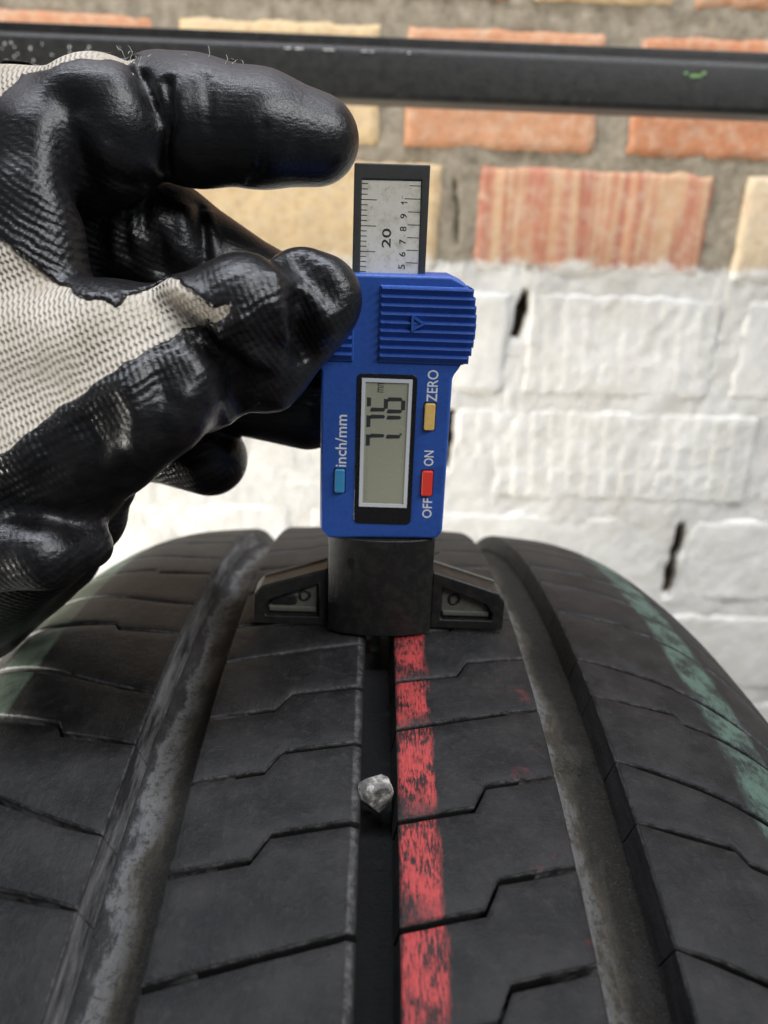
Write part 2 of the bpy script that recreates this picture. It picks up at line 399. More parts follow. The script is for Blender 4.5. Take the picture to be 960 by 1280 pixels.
def groove_mat():
    k = N('dusty_shaded_groove')
    at = k.n('ShaderNodeAttribute', attribute_name='tread'); v = at.outputs['Vector']
    sep = k.n('ShaderNodeSeparateXYZ', {0: v}); u, s, d = sep.outputs
    lo = k.n('ShaderNodeMapping', {'Vector': v, 'Scale': (1.0, .35, 1)}).outputs[0]
    n1 = k.noise(lo, .22, 7, .68); n2 = k.noise(v, .8, 6, .72); n3 = k.noise(v, 3.0, 4, .6)
    # dried mud: grey dust and brown silt; pale lit left, dark shaded right put into the colour
    au = k.n('ShaderNodeMapRange', {0: u, 1: -44.0, 2: -32.0}).outputs[0]
    ar = k.n('ShaderNodeMapRange', {0: u, 1: 32.0, 2: 44.0}).outputs[0]
    right = k.math('GREATER_THAN', u, 0.0)
    x = k.mixf(right, au, k.math('ADD', k.math('MULTIPLY', ar, .9), .16))
    x = k.math('ADD', x, k.math('MULTIPLY', k.math('SUBTRACT', n1, .5), 1.1))
    c = k.ramp(x, [(.0, (.022, .022, .024)), (.14, (.04, .04, .042)), (.25, (.17, .169, .17)), (.38, (.135, .13, .122)), (.50, (.062, .053, .039)), (.68, (.020, .018, .014))])
    c = k.mix(k.ramp(n1, [(.34, .7), (.44, 0.0)]), c, (.03, .028, .026))
    c = k.mix(k.ramp(n2, [(.38, .75), (.48, 0.0)]), c, (.035, .032, .028))
    c = k.mix(k.math('MULTIPLY', k.ramp(n3, [(.58, 0.0), (.72, 1.0)]), .35), c, (.16, .155, .145))
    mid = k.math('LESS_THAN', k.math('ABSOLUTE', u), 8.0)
    c = k.mix(mid, c, (.009, .009, .009))  # centre groove floor blackened, its shade put into the colour
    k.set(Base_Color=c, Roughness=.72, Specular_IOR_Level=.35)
    k.set(Normal=k.bump(k.math('ADD', n2, k.math('MULTIPLY', n1, .8)), 1.8, .9))
    return k.m
MTR, MGR = tread_mat(), groove_mat()
def tread_attr(me, T):
    a = me.attributes.new('tread', 'FLOAT_VECTOR', 'POINT')
    a.data.foreach_set('vector', np.array(T, dtype=np.float32).ravel())
# -- carcass with U-shaped grooves, whole turn, finer where the blocks stand
def carc_depth(u):
    au = abs(u); base = 5.2
    if au < 3.6: return 8.2
    if au < 4.2: return 8.2 - 3.0 * (au - 3.6) / .6
    if 32.6 < au < 43.6:
        t = (au - 38.1) / 5.5; return base + 3.0 * math.sqrt(max(0, 1 - t * t))
    return base
def carcass():
    us = sorted(set([round(x, 2) for x in list(np.arange(-98, 98.1, 3.0)) + list(np.arange(-44, -32, .7)) + list(np.arange(32, 44.1, .7)) + [-4.25, -3.6, -2, 0, 2, 3.6, 4.25, -43.6, -32.6, 32.6, 43.6]]))
    degs = list(np.arange(-62, 62.1, .8)) + list(np.arange(66, 297.5, 4))
    V = []; T = []; Fc = []
    for dg in degs:
        for u in us:
            d = carc_depth(u) + (.35 * noise.noise(Vector((u * .25, dg * 1.2, 3))) if 32 < abs(u) < 44 else 0)
            V.append(tp(u, dg, d)); T.append((u, math.radians(dg) * R, d))
    w = len(us); nd = len(degs)
    for j in range(nd):
        for i in range(w - 1):
            a = j * w + i; b = ((j + 1) % nd) * w + i; Fc.append((a, a + 1, b + 1, b))
    me = mesh('carcass', V, Fc); tread_attr(me, T); fixn(me)
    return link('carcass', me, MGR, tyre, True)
carcass()
def side(sgn):
    # shoulder to bead
    prof = []
    e = tp(98 * sgn, 0, 0.4); prof.append((e[0], e[2]))
    for uu, rr in ((101.5, 276), (105, 268), (108, 258), (110, 245), (108, 230), (102, 217), (97, 208), (93, 203), (86, 203)):
        prof.append((uu * sgn, rr))
    prof[0] = (tp(98 * sgn, 0, 4.0)[0], tp(98 * sgn, 0, 4.0)[2])
    V = []; Fc = []; n = 180; m = len(prof); T = []
    for j in range(n):
        a = 2 * math.pi * j / n
        for u, r in prof: V.append((u, r * math.sin(a), r * math.cos(a))); T.append((u, a * R, 0.0))
    for j in range(n):
        for i in range(m - 1):
            p = j * m + i; q = ((j + 1) % n) * m + i; Fc.append((p, p + 1, q + 1, q))
    me = mesh('sidewall', V, Fc); tread_attr(me, T); fixn(me)
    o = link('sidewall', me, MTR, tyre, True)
    return o
side(-1); side(1)
# -- tread blocks: four rows, each block cut out by stepped sipes
def zig(u, jog, u0, u1, slope, amp):
    """angle offset (deg) of a sipe across the rib"""
    o = slope * (u - jog[0])
    if amp:
        t = min(1, max(0, (u - u0) / (u1 - u0))); o += amp * t
    return o
rt_ = random.Random(21)
def series(known, lo, hi, step, alt=0):
    s = sorted(known); k = 0
    while s[-1] < hi:
        s.append(s[-1] + step + (alt if k % 2 == 0 else -alt) + rt_.uniform(-.06, .06)); k += 1
    k = 0
    while s[0] > lo:
        s.insert(0, s[0] - step - (alt if k % 2 == 0 else -alt) + rt_.uniform(-.06, .06)); k += 1
    return s
SIP = []   # (u edges, sipe angles, function(index, u))
inL = series([-14.4, -11.0, -7.8, -4.9, -2.0, 1.1], -58, 58, 3.15)
inR = series([-17.0, -14.2, -10.9, -7.1, -4.5, -1.2], -58, 58, 3.15)
shL = series([-13.7, -11.4, -7.8, -5.2, -1.1, 1.5], -58, 58, 3.15, .6)
shR = series([-14.4, -10.5, -8.0, -4.6, -2.2, 1.9], -58, 58, 3.15, .6)
def f_inL(k, u):
    a = inL[k]; x = -u
    amp = 0.0 if abs(a + 14.4) < .2 or abs(a + 2.0) < .2 else -.75
    return a - .042 * (x - 4) * (1.15 if amp == 0 else .85) + zig(x, (4,), 17.2, 19.8, 0, amp)
def f_inR(k, u):
    a = inR[k]
    amp = 0.0 if abs(a + 7.1) < .2 else .8
    return a + .05 * (u - 4) * (1.0 if amp == 0 else .85) + zig(u, (4,), 16.3, 18.8, 0, amp)
def f_sh(L, sg):
    def f(k, u):
        x = abs(u) - 44; a = L[k]
        if k % 2: return a + sg * (.042 * x + (.0 if x < 15.5 else .45 * min(1, (x - 15.5) / 1.6)) + .0016 * max(0, x - 15) ** 2)
        return a + sg * (.05 * x + .0011 * x * x)
    return f
def u_lin(a, b, n): return list(np.linspace(a, b, n))
def gapw(u, base):
    x = abs(u)
    if x > 43.5: base = .28 + (base - .28) * min(1, (x - 43.5) / 7)
    return base + (0.8 * min(1, max(0, (x - 63) / 7)) if x > 63 else 0)
def make_block(ue0, ue1, fn, k0, k1, us, gap, wallL, wallR, lip=0.0):
    # rows across the block: skirt, rim, top ..., rim, skirt
    nt = 7
    rows_t = [('s', 0), ('m', 0), ('r', 0)] + [('t', j / (nt - 1)) for j in range(nt)] + [('r', 1), ('m', 1), ('s', 1)]
    cols = [('s', ue0), ('m', ue0), ('r', ue0)] + [('t', u) for u in us] + [('r', ue1), ('m', ue1), ('s', ue1)]
    cm = .42
    V = []; T = []; B = []; Fc = []
    # small differences in height from block to block, worn corners
    wr = .0 + rt_.uniform(-.06, .10)
    for ct, u in cols:
        sg = -1 if u == ue0 and ct != 't' else 1
        du = {'s': .0, 'm': 0.0, 'r': -.08, 't': 0}[ct]
        if ct == 'm' and sg > 0 and lip: du = lip
        if ct == 's': du = wallL if sg < 0 else wallR
        if ct == 't': du = 0
        uu = u + (sg * du if ct != 't' else 0)
        dcol = {'s': 5.6, 'm': .62 + (.35 if lip and sg > 0 else 0), 'r': .18, 't': wr * 0}[ct]
        for rt2, t in rows_t:
            a0 = fn(k0, min(max(u, ue0), ue1)); a1 = fn(k1, min(max(u, ue0), ue1))
            g = math.degrees(gapw(u, gap) / 2 / R)
            a0 += g; a1 -= g
            inset = math.degrees(.42 / R)
            b0, b1 = a0 + inset, a1 - inset
            if rt2 == 't': a = b0 + (b1 - b0) * t; drow = 0
            elif rt2 == 'r': a = (a0 + inset * .35) if t == 0 else (a1 - inset * .35); drow = .14
            elif rt2 == 'm': a = a0 if t == 0 else a1; drow = .55
            else: a = a0 if t == 0 else a1; drow = 5.6
            d = max(dcol, drow) + wr
            if ct == 't' or ct == 'r':
                d += .05 * noise.noise(Vector((u * .1, a * 1.2, 11)))
            wob = .05 * noise.noise(Vector((u * .8, a * 4, 2))) if rt2 != 't' else 0
            V.append(tp(uu, a + math.degrees(wob / R) * 2, d)); T.append((uu, math.radians(a) * R, max(0, d - wr))); B.append(t)
    w = len(rows_t)
    for i in range(len(cols) - 1):
        for j in range(w - 1):
            p = i * w + j; Fc.append((p, p + 1, p + w + 1, p + w))
    me = mesh('tread_block', V, Fc); tread_attr(me, T)
    ab = me.attributes.new('along', 'FLOAT', 'POINT'); ab.data.foreach_set('value', np.array(B, dtype=np.float32)); fixn(me)
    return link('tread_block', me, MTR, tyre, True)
C = .42
ribs = [
 (-32.2, -4.4, f_inL, inL, u_lin(-32.2 + C, -20.3, 7) + u_lin(-19.8, -17.2, 6) + u_lin(-16.6, -4.4 - C, 7), 1.1, .9, 1.6),
 (3.4, 31.6, f_inR, inR, u_lin(3.4 + C, 15.8, 7) + u_lin(16.3, 18.8, 6) + u_lin(19.3, 31.6 - C, 7), 1.1, .75, 1.9),
 (-98, -44.6, f_sh(shL, 1), shL, u_lin(-98 + C, -62, 14) + u_lin(-61.4, -59.2, 5) + u_lin(-58, -44.6 - C, 7), 1.15, 0.0, 1.3),
 (43.9, 98, f_sh(shR, -1), shR, u_lin(43.9 + C, 58.8, 7) + u_lin(59.4, 61.4, 5) + u_lin(62, 98 - C, 14), 1.15, .9, 0.0),
]
for e0, e1, fn, L, us, gap, wl, wr_ in ribs:
    for k in range(len(L) - 1):
        make_block(e0, e1, fn, k, k + 1, us, gap, wl, wr_, 1.45 if abs(e1 + 4.4) < .1 else 0.0)
# the far, unseen part of the tread: plain ribs round the rest of the turn
def far_ribs():
    P_ = []
    for e0, e1, *_r in ribs:
        us = list(np.linspace(e0, e1, 8)); degs = list(np.arange(57, 303.5, 3))
        V = []; Fc = []
        for dg in degs: V += [tp(u, dg, 5.2 if i in (0, 7) else 0.2) for i, u in enumerate(us)]
        for j in range(len(degs) - 1):
            for i in range(7): p = j * 8 + i; Fc.append((p, p + 1, p + 9, p + 8))
        P_.append((V, Fc))
    V, Fc = join(P_); me = mesh('plain_tread', V, Fc)
    tread_attr(me, [(v[0], 0, 0.1) for v in V]); fixn(me)
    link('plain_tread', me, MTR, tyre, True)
far_ribs()
# wear bar across the right groove
def wear_bar(u0, u1, deg):
    V = []; T = []; Fc = []
    us = np.linspace(u0, u1, 9); ds = (-.9, -.6, -.3, .3, .6, .9)
    for j, q in enumerate(ds):
        for u in us:
            d = 8.4 if j in (0, 5) else (6.9 if j in (1, 4) else 6.5)
            V.append(tp(u, deg + q * .9, d)); T.append((u, math.radians(deg + q) * R, d))
    for j in range(5):
        for i in range(8): p = j * 9 + i; Fc.append((p, p + 1, p + 10, p + 9))
    me = mesh('wear_bar', V, Fc); tread_attr(me, T); fixn(me); link('wear_bar', me, MGR, tyre, True)
wear_bar(33, 43.4, -6.6); wear_bar(-43.4, -33, 9.5)

# ------------------------------------------------------------------ pebble
def pebble():
    a = math.radians(-9.6); r = R - 1.9
    o = root('pebble', 'small pale chipped stone wedged in the middle groove of the tyre', 'stone', (-.5, r * math.sin(a), r * math.cos(a) - R))
    b = bmesh.new(); bmesh.ops.create_icosphere(b, subdivisions=4, radius=1.0)
    rp = random.Random(3)
    cuts = [(Vector((rp.gauss(0, 1), rp.gauss(0, 1), rp.gauss(0, 1))).normalized(), rp.uniform(.5, .82)) for k in range(9)]
    for v in b.verts:
        p = v.co.copy()
        for n_, d_ in cuts:
            e = p.dot(n_) - d_
            if e > 0: p -= n_ * e * .99
        p += p.normalized() * (.05 * noise.noise(p * 3.1) + .03 * noise.noise(p * 8))
        v.co = Vector((p.x * 3.1, p.y * 3.6, p.z * 3.5)) * MM
    me = bpy.data.meshes.new('stone'); b.to_mesh(me); b.free()
    k = N('chipped_stone'); v = k.obj()
    n1 = k.noise(v, .42, 5, .6); n2 = k.noise(v, 2.2, 5, .7)
    c = k.ramp(n1, [(.36, (.10, .095, .085)), (.49, (.19, .18, .16)), (.56, (.42, .40, .36)), (.68, (.60, .57, .53))])
    c = k.mix(k.math('MULTIPLY', k.ramp(n2, [(.56, 0.0), (.66, 1.0)]), .6), c, (.07, .06, .05))
    k.set(Base_Color=c, Roughness=.75, Normal=k.bump(n2, .5, .8))
    link('stone', me, k.m, o, False)
    o.rotation_euler = (.3, .2, .5)
pebble()

# ------------------------------------------------------------------ depth gauge
g = root('depth_gauge', 'blue digital tread depth gauge with small screen standing upright on the tyre', 'depth gauge', (0, 0, 0))
MBLUE = simple('blue_plastic', (.025, .088, .37), .40, .45, grain=.05, gs=5.0, dirt=(.016, .026, .07), dirt_amt=.35, ds=1.1)
MBLK = simple('black_plastic', (.010, .010, .0098), .42, .42, grain=.10, gs=4.0, dirt=(.045, .041, .032), dirt_amt=.5, ds=.5)
MDUST = simple('dusty_plastic', (.095, .092, .078), .6, .3, grain=.1, gs=4.0, dirt=(.15, .145, .12), dirt_amt=.6, ds=.9)
MBEZ = simple('black_bezel', (.008, .008, .009), .28, .5, dirt=(.16, .15, .13), dirt_amt=.05, ds=1.6)
MWHT = simple('white_print', (.74, .75, .76), .5)
MGRY = simple('frame_grey', (.60, .62, .64), .45)
MLCD = simple('lcd_panel', (.33, .335, .25), .25, .5)
MSEG = simple('lcd_segment', (.035, .037, .04), .35)
MYEL = simple('yellow_rubber', (.78, .50, .15), .5, dirt=(.4, .25, .08), dirt_amt=.4, ds=.8)
MRED = simple('red_rubber', (.74, .045, .03), .5, dirt=(.5, .10, .06), dirt_amt=.3, ds=.8)
MTEA = simple('teal_rubber', (.045, .26, .50), .5, dirt=(.03, .12, .22), dirt_amt=.4, ds=.8)
MFRM = simple('dark_anodised', (.045, .047, .043), .42, .5, grain=.04, gs=6.0, dirt=(.10, .095, .07), dirt_amt=.25, ds=1.2)
MTIN = simple('steel_pin', (.25, .25, .25), .35, metallic=.8)
def plate_mat():
    k = N('scale_plate'); v = k.obj(); n1 = k.noise(v, .35, 6, .68); n2 = k.noise(v, 1.6, 5, .7)
    c = k.ramp(n1, [(.30, (.50, .45, .33)), (.48, (.74, .70, .58)), (.7, (.82, .79, .69))])
    c = k.mix(k.math('MULTIPLY', k.ramp(n2, [(.60, 0.0), (.70, 1.0)]), .6), c, (.20, .18, .13))
    k.set(Base_Color=c, Roughness=.42, Metallic=0.0); return k.m
MPLT = plate_mat(); MINK = simple('scale_ink', (.03, .03, .03), .5)

# base block: front face bulges in plan
def base_block():
    n = 14; plan = []
    for k in range(n + 1):
        t = -1 + 2 * k / n; plan.append((11.5 * t, -4.6 - 4.6 * math.sqrt(max(0, 1 - (t * .93) ** 2))))
    plan += [(11.5, 5.0), (-11.5, 5.0)]
    m = len(plan)
    V = [(x, y, 0.3) for x, y in plan] + [(x, y, 23.2) for x, y in plan]
    Fc = [tuple(range(m - 1, -1, -1)), tuple(range(m, 2 * m))] + [(i, (i + 1) % m, (i + 1) % m + m, i + m) for i in range(m)]
    return bevel(link('base_block', fixn(mesh('base_block', V, Fc)), MBLK, g), .35, 2, 40)
base = base_block()
link('face_dent', mesh('face_dent', *prism([(-6.4 + .9 * math.cos(a) * (1 + .3 * math.sin(3 * a)), 17.6 + 1.2 * math.sin(a)) for a in np.linspace(0, 6.28, 12, False)], -8.66, -8.0)), MBEZ, base)
def wing(sg):
    outer = [(11.6, .25), (28.2, .25), (28.2, 7.4), (26.6, 9.5), (11.6, 14.3)]
    inner = [(13.9, 2.5), (25.4, 2.5), (25.6, 4.0), (24.0, 6.4), (13.9, 10.4)]
    if sg < 0:
        inner = [(13.6, 2.3), (25.6, 2.3), (26.0, 4.0), (24.6, 6.2), (13.6, 10.4)]
    o = [(sg * x, z) for x, z in outer]; i = [(sg * x, z) for x, z in inner]
    w = bevel(link('base_foot', fixn(mesh('base_foot', *framed(o, i, -4.4, -2.6, 2.2))), MBLK, g), .45, 3, 30)
    # dusty floor of the pocket with a ledge and a dimple ring
    fl = [(14.2, 2.9), (25.0, 2.9), (25.2, 3.9), (23.6, 6.1), (14.2, 9.8)]
    link('pocket_floor', fixn(mesh('pocket_floor', *prism([(sg * x, z) for x, z in fl], -2.85, -2.5))), MDUST, w)
    bevel(link('pocket_ledge', fixn(mesh('pocket_ledge', *prism([(sg * x, z) for x, z in [(14.4, 3.0), (24.9, 3.0), (25.0, 4.3), (14.4, 4.3)]], -3.5, -2.7))), MDUST, w), .3)
    cx, cz = 16.9, 7.0; n = 20; V = []; Fc = []
    for k in range(n):
        a = 2 * math.pi * k / n
        for r, y in ((1.5, -2.86), (1.3, -3.15), (1.0, -3.15), (.8, -2.86)):
            V.append((sg * cx + r * math.cos(a), y, cz + r * math.sin(a)))
    for k in range(n):
        for q in range(3): p = k * 4 + q; r_ = ((k + 1) % n) * 4 + q; Fc.append((p, p + 1, r_ + 1, r_))
    link('dimple_ring', fixn(mesh('dimple_ring', V, Fc)), MBLK, w, True)
    if sg < 0:
        bevel(link('pocket_plug', fixn(mesh('pocket_plug', *prism(rrect(-24.4, -18.6, 4.7, 7.0, .6, 3), -3.3, -2.7))), MBLK, w), .25)
    # thin worn ridge along the top of the foot
    link('foot_ridge', fixn(mesh('foot_ridge', *prism([(sg * 12, 14.45), (sg * 26.4, 9.85), (sg * 26.3, 9.5), (sg * 12, 14.1)], 1.0, 2.0))), MDUST, w)
    return w
wing(-1); wing(1)
link('probe_pin', fixn(mesh('probe_pin', *join([box(-1.6, -.5, -2.2, -1.0, -7.4, .4), box(-.5, .6, -1.6, .6, -7.7, .4)]))), MTIN, g)

body_poly = [(-13.3, 25.2), (-11.6, 23.0), (11.5, 23.5), (12.75, 25.0), (12.85, 58.2), (13.6, 59.6), (14.7, 60.8)]
def gx(z):
    t = (z - 68.2) / 9.6; return 13.0 + 3.7 * math.sqrt(max(0, 1 - t * t))
body_poly = body_poly[:-2] + [(gx(z) - .8, z) for z in np.linspace(59.6, 76.2, 14)] + [(11.4, 77.4), (-11.4, 77.2)] + [(-gx(z) + .8, z) for z in np.linspace(76.2, 59.6, 14)] + [(-13.35, 58.4)]
body = bevel(link('body', fixn(mesh('body', *prism(body_poly, -8.0, 5.0))), MBLUE, g), .7, 3, 30)
# grips: raised panels of ridges, the right one ends in a rounded scalloped edge
def grip(sg, xi):
    zs = np.linspace(60.7, 75.4, 12)
    poly = [(sg * xi, 60.7)] + [(sg * (gx(z) - .5), z) for z in zs] + [(sg * xi, 75.4)]
    p = bevel(link('grip_panel', fixn(mesh('grip_panel', *prism(poly, -8.35, 4.2))), MBLUE, g), .2, 2, 50)
    nr = 9; z0 = 60.9; pitch = 1.60
    for k in range(nr):
        za = z0 + k * pitch; zb = za + pitch - .10
        x1 = gx((za + zb) / 2)
        x0 = xi + .35
        # saw-tooth ridge, blunt end wrapping round the edge of the body
        V = []; Fc = []
        secs = [(x0, 1.0), (x1 - 1.2, 1.0), (x1 - .35, .8), (x1, .35)]
        for x, s_ in secs:
            yt = -8.35 - .75 * s_
            V += [(sg * x, -8.2, za), (sg * x, -8.2 - .15 * s_, za + .02), (sg * x, yt, za + (pitch - .1) * .72), (sg * x, yt + .08, zb - .08), (sg * x, -8.2, zb)]
        for q in range(3):
            for r_ in range(4): a = q * 5 + r_; Fc.append((a, a + 1, a + 6, a + 5))
        # side wall of the scallop down the edge
        b0 = len(V); xe = x1
        V += [(sg * xe, 3.6, za + .1), (sg * xe, 3.6, zb - .1), (sg * (xe - .7), 3.6, za + .1), (sg * (xe - .7), 3.6, zb - .1)]
        Fc += [(15, 16, b0), (16, 17, b0), (17, 18, b0 + 1, b0), (18, 19, b0 + 1), (15, b0, b0 + 2), (19, b0 + 3, b0 + 1), (b0, b0 + 1, b0 + 3, b0 + 2)]
        link('grip_ridge', fixn(mesh('grip_ridge', V, Fc)), MBLUE, p, False)
    # frame line round the panel
    return p
gp = grip(1, -2.1); grip(-1, 6.9)
tri = [(4.1, 70.2), (4.1, 66.9), (7.0, 68.5)]; tin = [(4.55, 69.4), (4.55, 67.7), (6.05, 68.5)]
link('arrow_emblem', fixn(mesh('arrow_emblem', *framed(tri, tin, -9.35, -9.0, -8.3))), MBLUE, gp)
# screen
bz = bevel(link('bezel', fixn(mesh('bezel', *prism(rrect(-6.15, 5.9, 26.6, 58.4, 1.1), -8.16, -7.5))), MBEZ, g), .12)
def ring(x0, x1, z0, z1, w, y0, y1):
    return join([box(x0, x1, y0, y1, z0, z0 + w), box(x0, x1, y0, y1, z1 - w, z1), box(x0, x0 + w, y0, y1, z0 + w, z1 - w), box(x1 - w, x1, y0, y1, z0 + w, z1 - w)])
link('screen_frame', fixn(mesh('screen_frame', *ring(-5.12, 4.92, 30.55, 57.5, .72, -8.42, -8.0))), MGRY, g)
lcd = link('screen', fixn(mesh('screen', *box(-4.4, 4.2, -8.2, -8.0, 31.27, 56.78))), MLCD, g)
segs = []
def sg_(poly): segs.append(prism(poly, -8.215, -8.19))
def hbar(x0, x1, z, w=.74, sl=0.0): sg_([(x0, z - w / 2), (x0 + .3, z - w / 2 - .12), (x1 - .3, z - w / 2 + .0), (x1, z), (x1 - .3, z + w / 2), (x0 + .3, z + w / 2)])
def vbar(x, z0, z1, w=.84): sg_([(x - w / 2, z0 + .1), (x + w / 2, z0 + .2), (x + w / 2, z1 - .2), (x - w / 2, z1 - .1)])
def seven(z0, z1):
    vbar(-3.62, z0, z1); hbar(-3.4, -.25, z1 - .33); hbar(-.05, 3.0, z1 - .42)
seven(43.55, 46.2); seven(47.45, 50.15)
vbar(-3.62, 51.7, 53.8); hbar(-3.4, -.3, 51.25); vbar(-.22, 51.3, 53.6); hbar(-.05, 3.1, 53.45); hbar(-.05, 3.1, 51.0); vbar(3.25, 51.1, 53.4)
sg_([(2.75, 46.05), (3.2, 46.05), (3.2, 46.5), (2.75, 46.5)])
link('reading', mesh('reading', *join(segs)), MSEG, lcd)
def text(name, s, xb, z0, z1, h, y, m, parent, depth=.02, bold=False):
    """lettering that reads upwards: baseline at x = xb, from z0 to z1, letters h tall"""
    cu = bpy.data.curves.new(name, 'FONT'); cu.body = s; cu.size = 1.0; cu.resolution_u = 3
    if bold: cu.offset = .012
    if name == 'lettering': cu.offset = .008
    t = bpy.data.objects.new(name, cu); COL.objects.link(t)
    bpy.context.view_layer.update()
    dg = bpy.context.evaluated_depsgraph_get()
    me = bpy.data.meshes.new_from_object(t.evaluated_get(dg)); bpy.data.objects.remove(t)
    co = np.array([v.co[:] for v in me.vertices]); x0, x1 = co[:, 0].min(), co[:, 0].max()
    ymax = co[:, 1].max(); y0 = 0.0
    for v in me.vertices:
        v.co = Vector((xb - (v.co.y - y0) / (ymax - y0) * h, y, z0 + (v.co.x - x0) / (x1 - x0) * (z1 - z0))) * MM
    me.materials.clear(); me.name = name
    fixn(me)
    if me.polygons and sum(p.normal.y * p.area for p in me.polygons) > 0: me.flip_normals()
    return link(name, me, m, parent)
text('unit_mark', 'mm', -.75, 54.75, 57.0, 1.25, -8.225, MSEG, lcd)
YB = -8.03
text('lettering', 'inch/mm', -7.95, 39.0, 49.9, 2.3, YB, MWHT, g)
text('lettering', 'ZERO', 9.95, 53.15, 59.5, 2.1, YB, MWHT, g)
text('lettering', 'ON', 9.95, 39.75, 43.0, 1.95, YB, MWHT, g)
text('lettering', 'OFF', 10.2, 28.3, 32.7, 1.95, YB, MWHT, g)
def button(x0, x1, z0, z1, m, lab):
    s_ = link('button_seat', fixn(mesh('button_seat', *prism(rrect(x0 - .22, x1 + .22, z0 - .22, z1 + .22, .3, 3), -8.05, -7.6))), MBEZ, g)
    o = bevel(link('button', fixn(mesh('button', *prism(rrect(x0, x1, z0, z1, .35, 3), -8.75, -7.6))), m, g), .22, 2, 50)
    o['label'] = lab
button(7.62, 9.72, 47.4, 52.85, MYEL, 'yellow zero button'); button(7.8, 10.0, 33.35, 38.75, MRED, 'red on and off button'); button(-10.25, -8.2, 33.5, 38.5, MTEA, 'teal inch and millimetre button')
# ruler
rul = bevel(link('ruler', fixn(mesh('ruler', *framed([(-7.65, 70), (6.65, 70), (6.62, 97.0), (-7.65, 96.9)], [(-6.2, 71), (5.4, 71), (5.1, 94.2), (-6.25, 94.05)], -3.2, -2.75, .6))), MFRM, g), .25, 2, 30)
link('scale_plate', fixn(mesh('scale_plate', *prism([(-6.1, 71.2), (5.35, 71.2), (5.0, 94.1), (-6.15, 93.95)], -2.95, -2.7))), MPLT, rul)
tk = []
zt = 90.55
for k in range(-16, 4):
    z = zt + k * .937
    if z > 93.8 or z < 71.5: continue
    ln = 2.9 if k % 5 == 0 else 1.15
    tk.append(box(-6.15, -6.15 + ln, -2.975, -2.94, z - .075, z + .075))
zi = 90.95
for k in range(-8, 2):
    z = zi + k * 2.32
    if 71.5 < z < 93.8:
        ln = 3.1 if k == 0 else 2.3
        tk.append(box(5.15 - ln + .02 * (k), 5.1, -2.975, -2.94, z - .07, z + .07))
o = link('scale_marks', mesh('scale_marks', *join(tk)), MINK, rul)
text('numeral', '20', -.35, 82.0, 85.5, 1.7, -2.97, MINK, rul, bold=True)
tk1 = [box(1.35, 2.6, -2.975, -2.94, 90.2, 90.36), prism([(1.35, 90.36), (1.75, 89.9), (1.92, 90.0), (1.6, 90.36)], -2.975, -2.94)]
link('numeral', mesh('numeral', *join(tk1)), MINK, rul)
for s_, z in (('9', 87.85), ('8', 85.55), ('7', 83.2), ('6', 80.9), ('5', 78.55)):
    text('numeral', s_, 2.6, z - .45, z + .42, 1.25, -2.97, MINK, rul, bold=True)

# ------------------------------------------------------------------ gloved hand
HAND_BONES = [
    ('index1', 4, [(-72.09, 3.0, 91.91, 12.47), (-62.33, 1.0, 97.09, 12.5), (-55.14, -1.0, 100.88, 12.85)]),
    ('web', 5, [(-63.32, -9.0, 97.61, 6.28), (-64.26, -12.0, 87.52, 7.46), (-65.3, -15.0, 76.65, 8.95)]),
    ('back', 8, [(-102.0, 10.0, 74.9, 31.89), (-86.4, 10.0, 90.98, 21.14), (-74.28, 6.0, 97.05, 14.91)]),
    ('palm', 6, [(-89.24, 14.0, 59.92, 28.32), (-73.04, 12.0, 72.53, 15.4)]),
    ('wrist', 10, [(-158.23, 0.0, 19.47, 40.56), (-106.62, 0.0, 44.56, 38.8)]),
    ('thumb', 5, [(-70.03, -16.0, 55.64, 18.81), (-49.43, -23.0, 61.25, 13.66), (-35.6, -24.0, 63.98, 10.41)]),
    ('thenar', 4, [(-81.44, -14.0, 34.0, 22.34), (-59.52, -27.0, 45.07, 14.1), (-40.53, -31.0, 56.48, 9.01), (-35.17, -31.0, 60.22, 5.69)]),
    ('heel', 5, [(-91.94, -8.0, 15.43, 20.57), (-72.92, -14.0, 25.72, 13.82), (-61.57, -14.0, 29.54, 9.04)]),
    ('hyp', 6, [(-106.73, 8.0, -4.59, 19.31), (-84.99, 6.0, 9.58, 14.01), (-75.47, 6.0, 11.9, 9.68)]),
    ('pucker', 4, [(-56.71, -16.0, 37.12, 6.28), (-52.16, -16.0, 35.28, 2.05)]),
    ('fold', 4, [(-69.28, -38.0, 30.38, 6.37), (-58.47, -39.0, 31.44, 5.49), (-52.82, -33.0, 30.33, 3.59)]),
    ('under', 5, [(-34.77, -19.0, 58.87, 9.71), (-24.42, -17.0, 61.97, 9.19), (-14.69, -13.0, 70.12, 7.32)]),
    ('pad', 3, [(-33.97, -27.0, 69.62, 6.8), (-25.11, -27.0, 71.77, 8.94)]),
    ('tip', 2.6, [(-16.04, -18.0, 74.79, 6.86), (-13.46, -18.0, 73.21, 7.61)]),
    ('index2', 1.5, [(-44.91, 6.0, 104.88, 10.22), (-40.36, 4.0, 103.57, 10.44), (-37.52, 3.5, 103.2, 10.57), (-26.0, 3.0, 102.44, 9.65), (-15.59, 5.0, 101.18, 7.94)]),
    ('middle', 1.5, [(-61.04, 12.0, 83.42, 11.39), (-48.57, 15.0, 81.41, 11.31), (-27.67, 17.0, 69.99, 9.58), (-11.59, 17.0, 62.13, 9.02)]),
    ('ring', 1.5, [(-71.71, 24.0, 59.18, 13.09), (-38.12, 22.0, 49.4, 10.59), (-17.87, 17.0, 45.04, 8.75)]),
    ('little', 1.5, [(-83.73, 30.0, 38.31, 13.97), (-57.18, 26.0, 33.05, 8.32), (-41.83, 20.0, 31.58, 8.5)]),
]
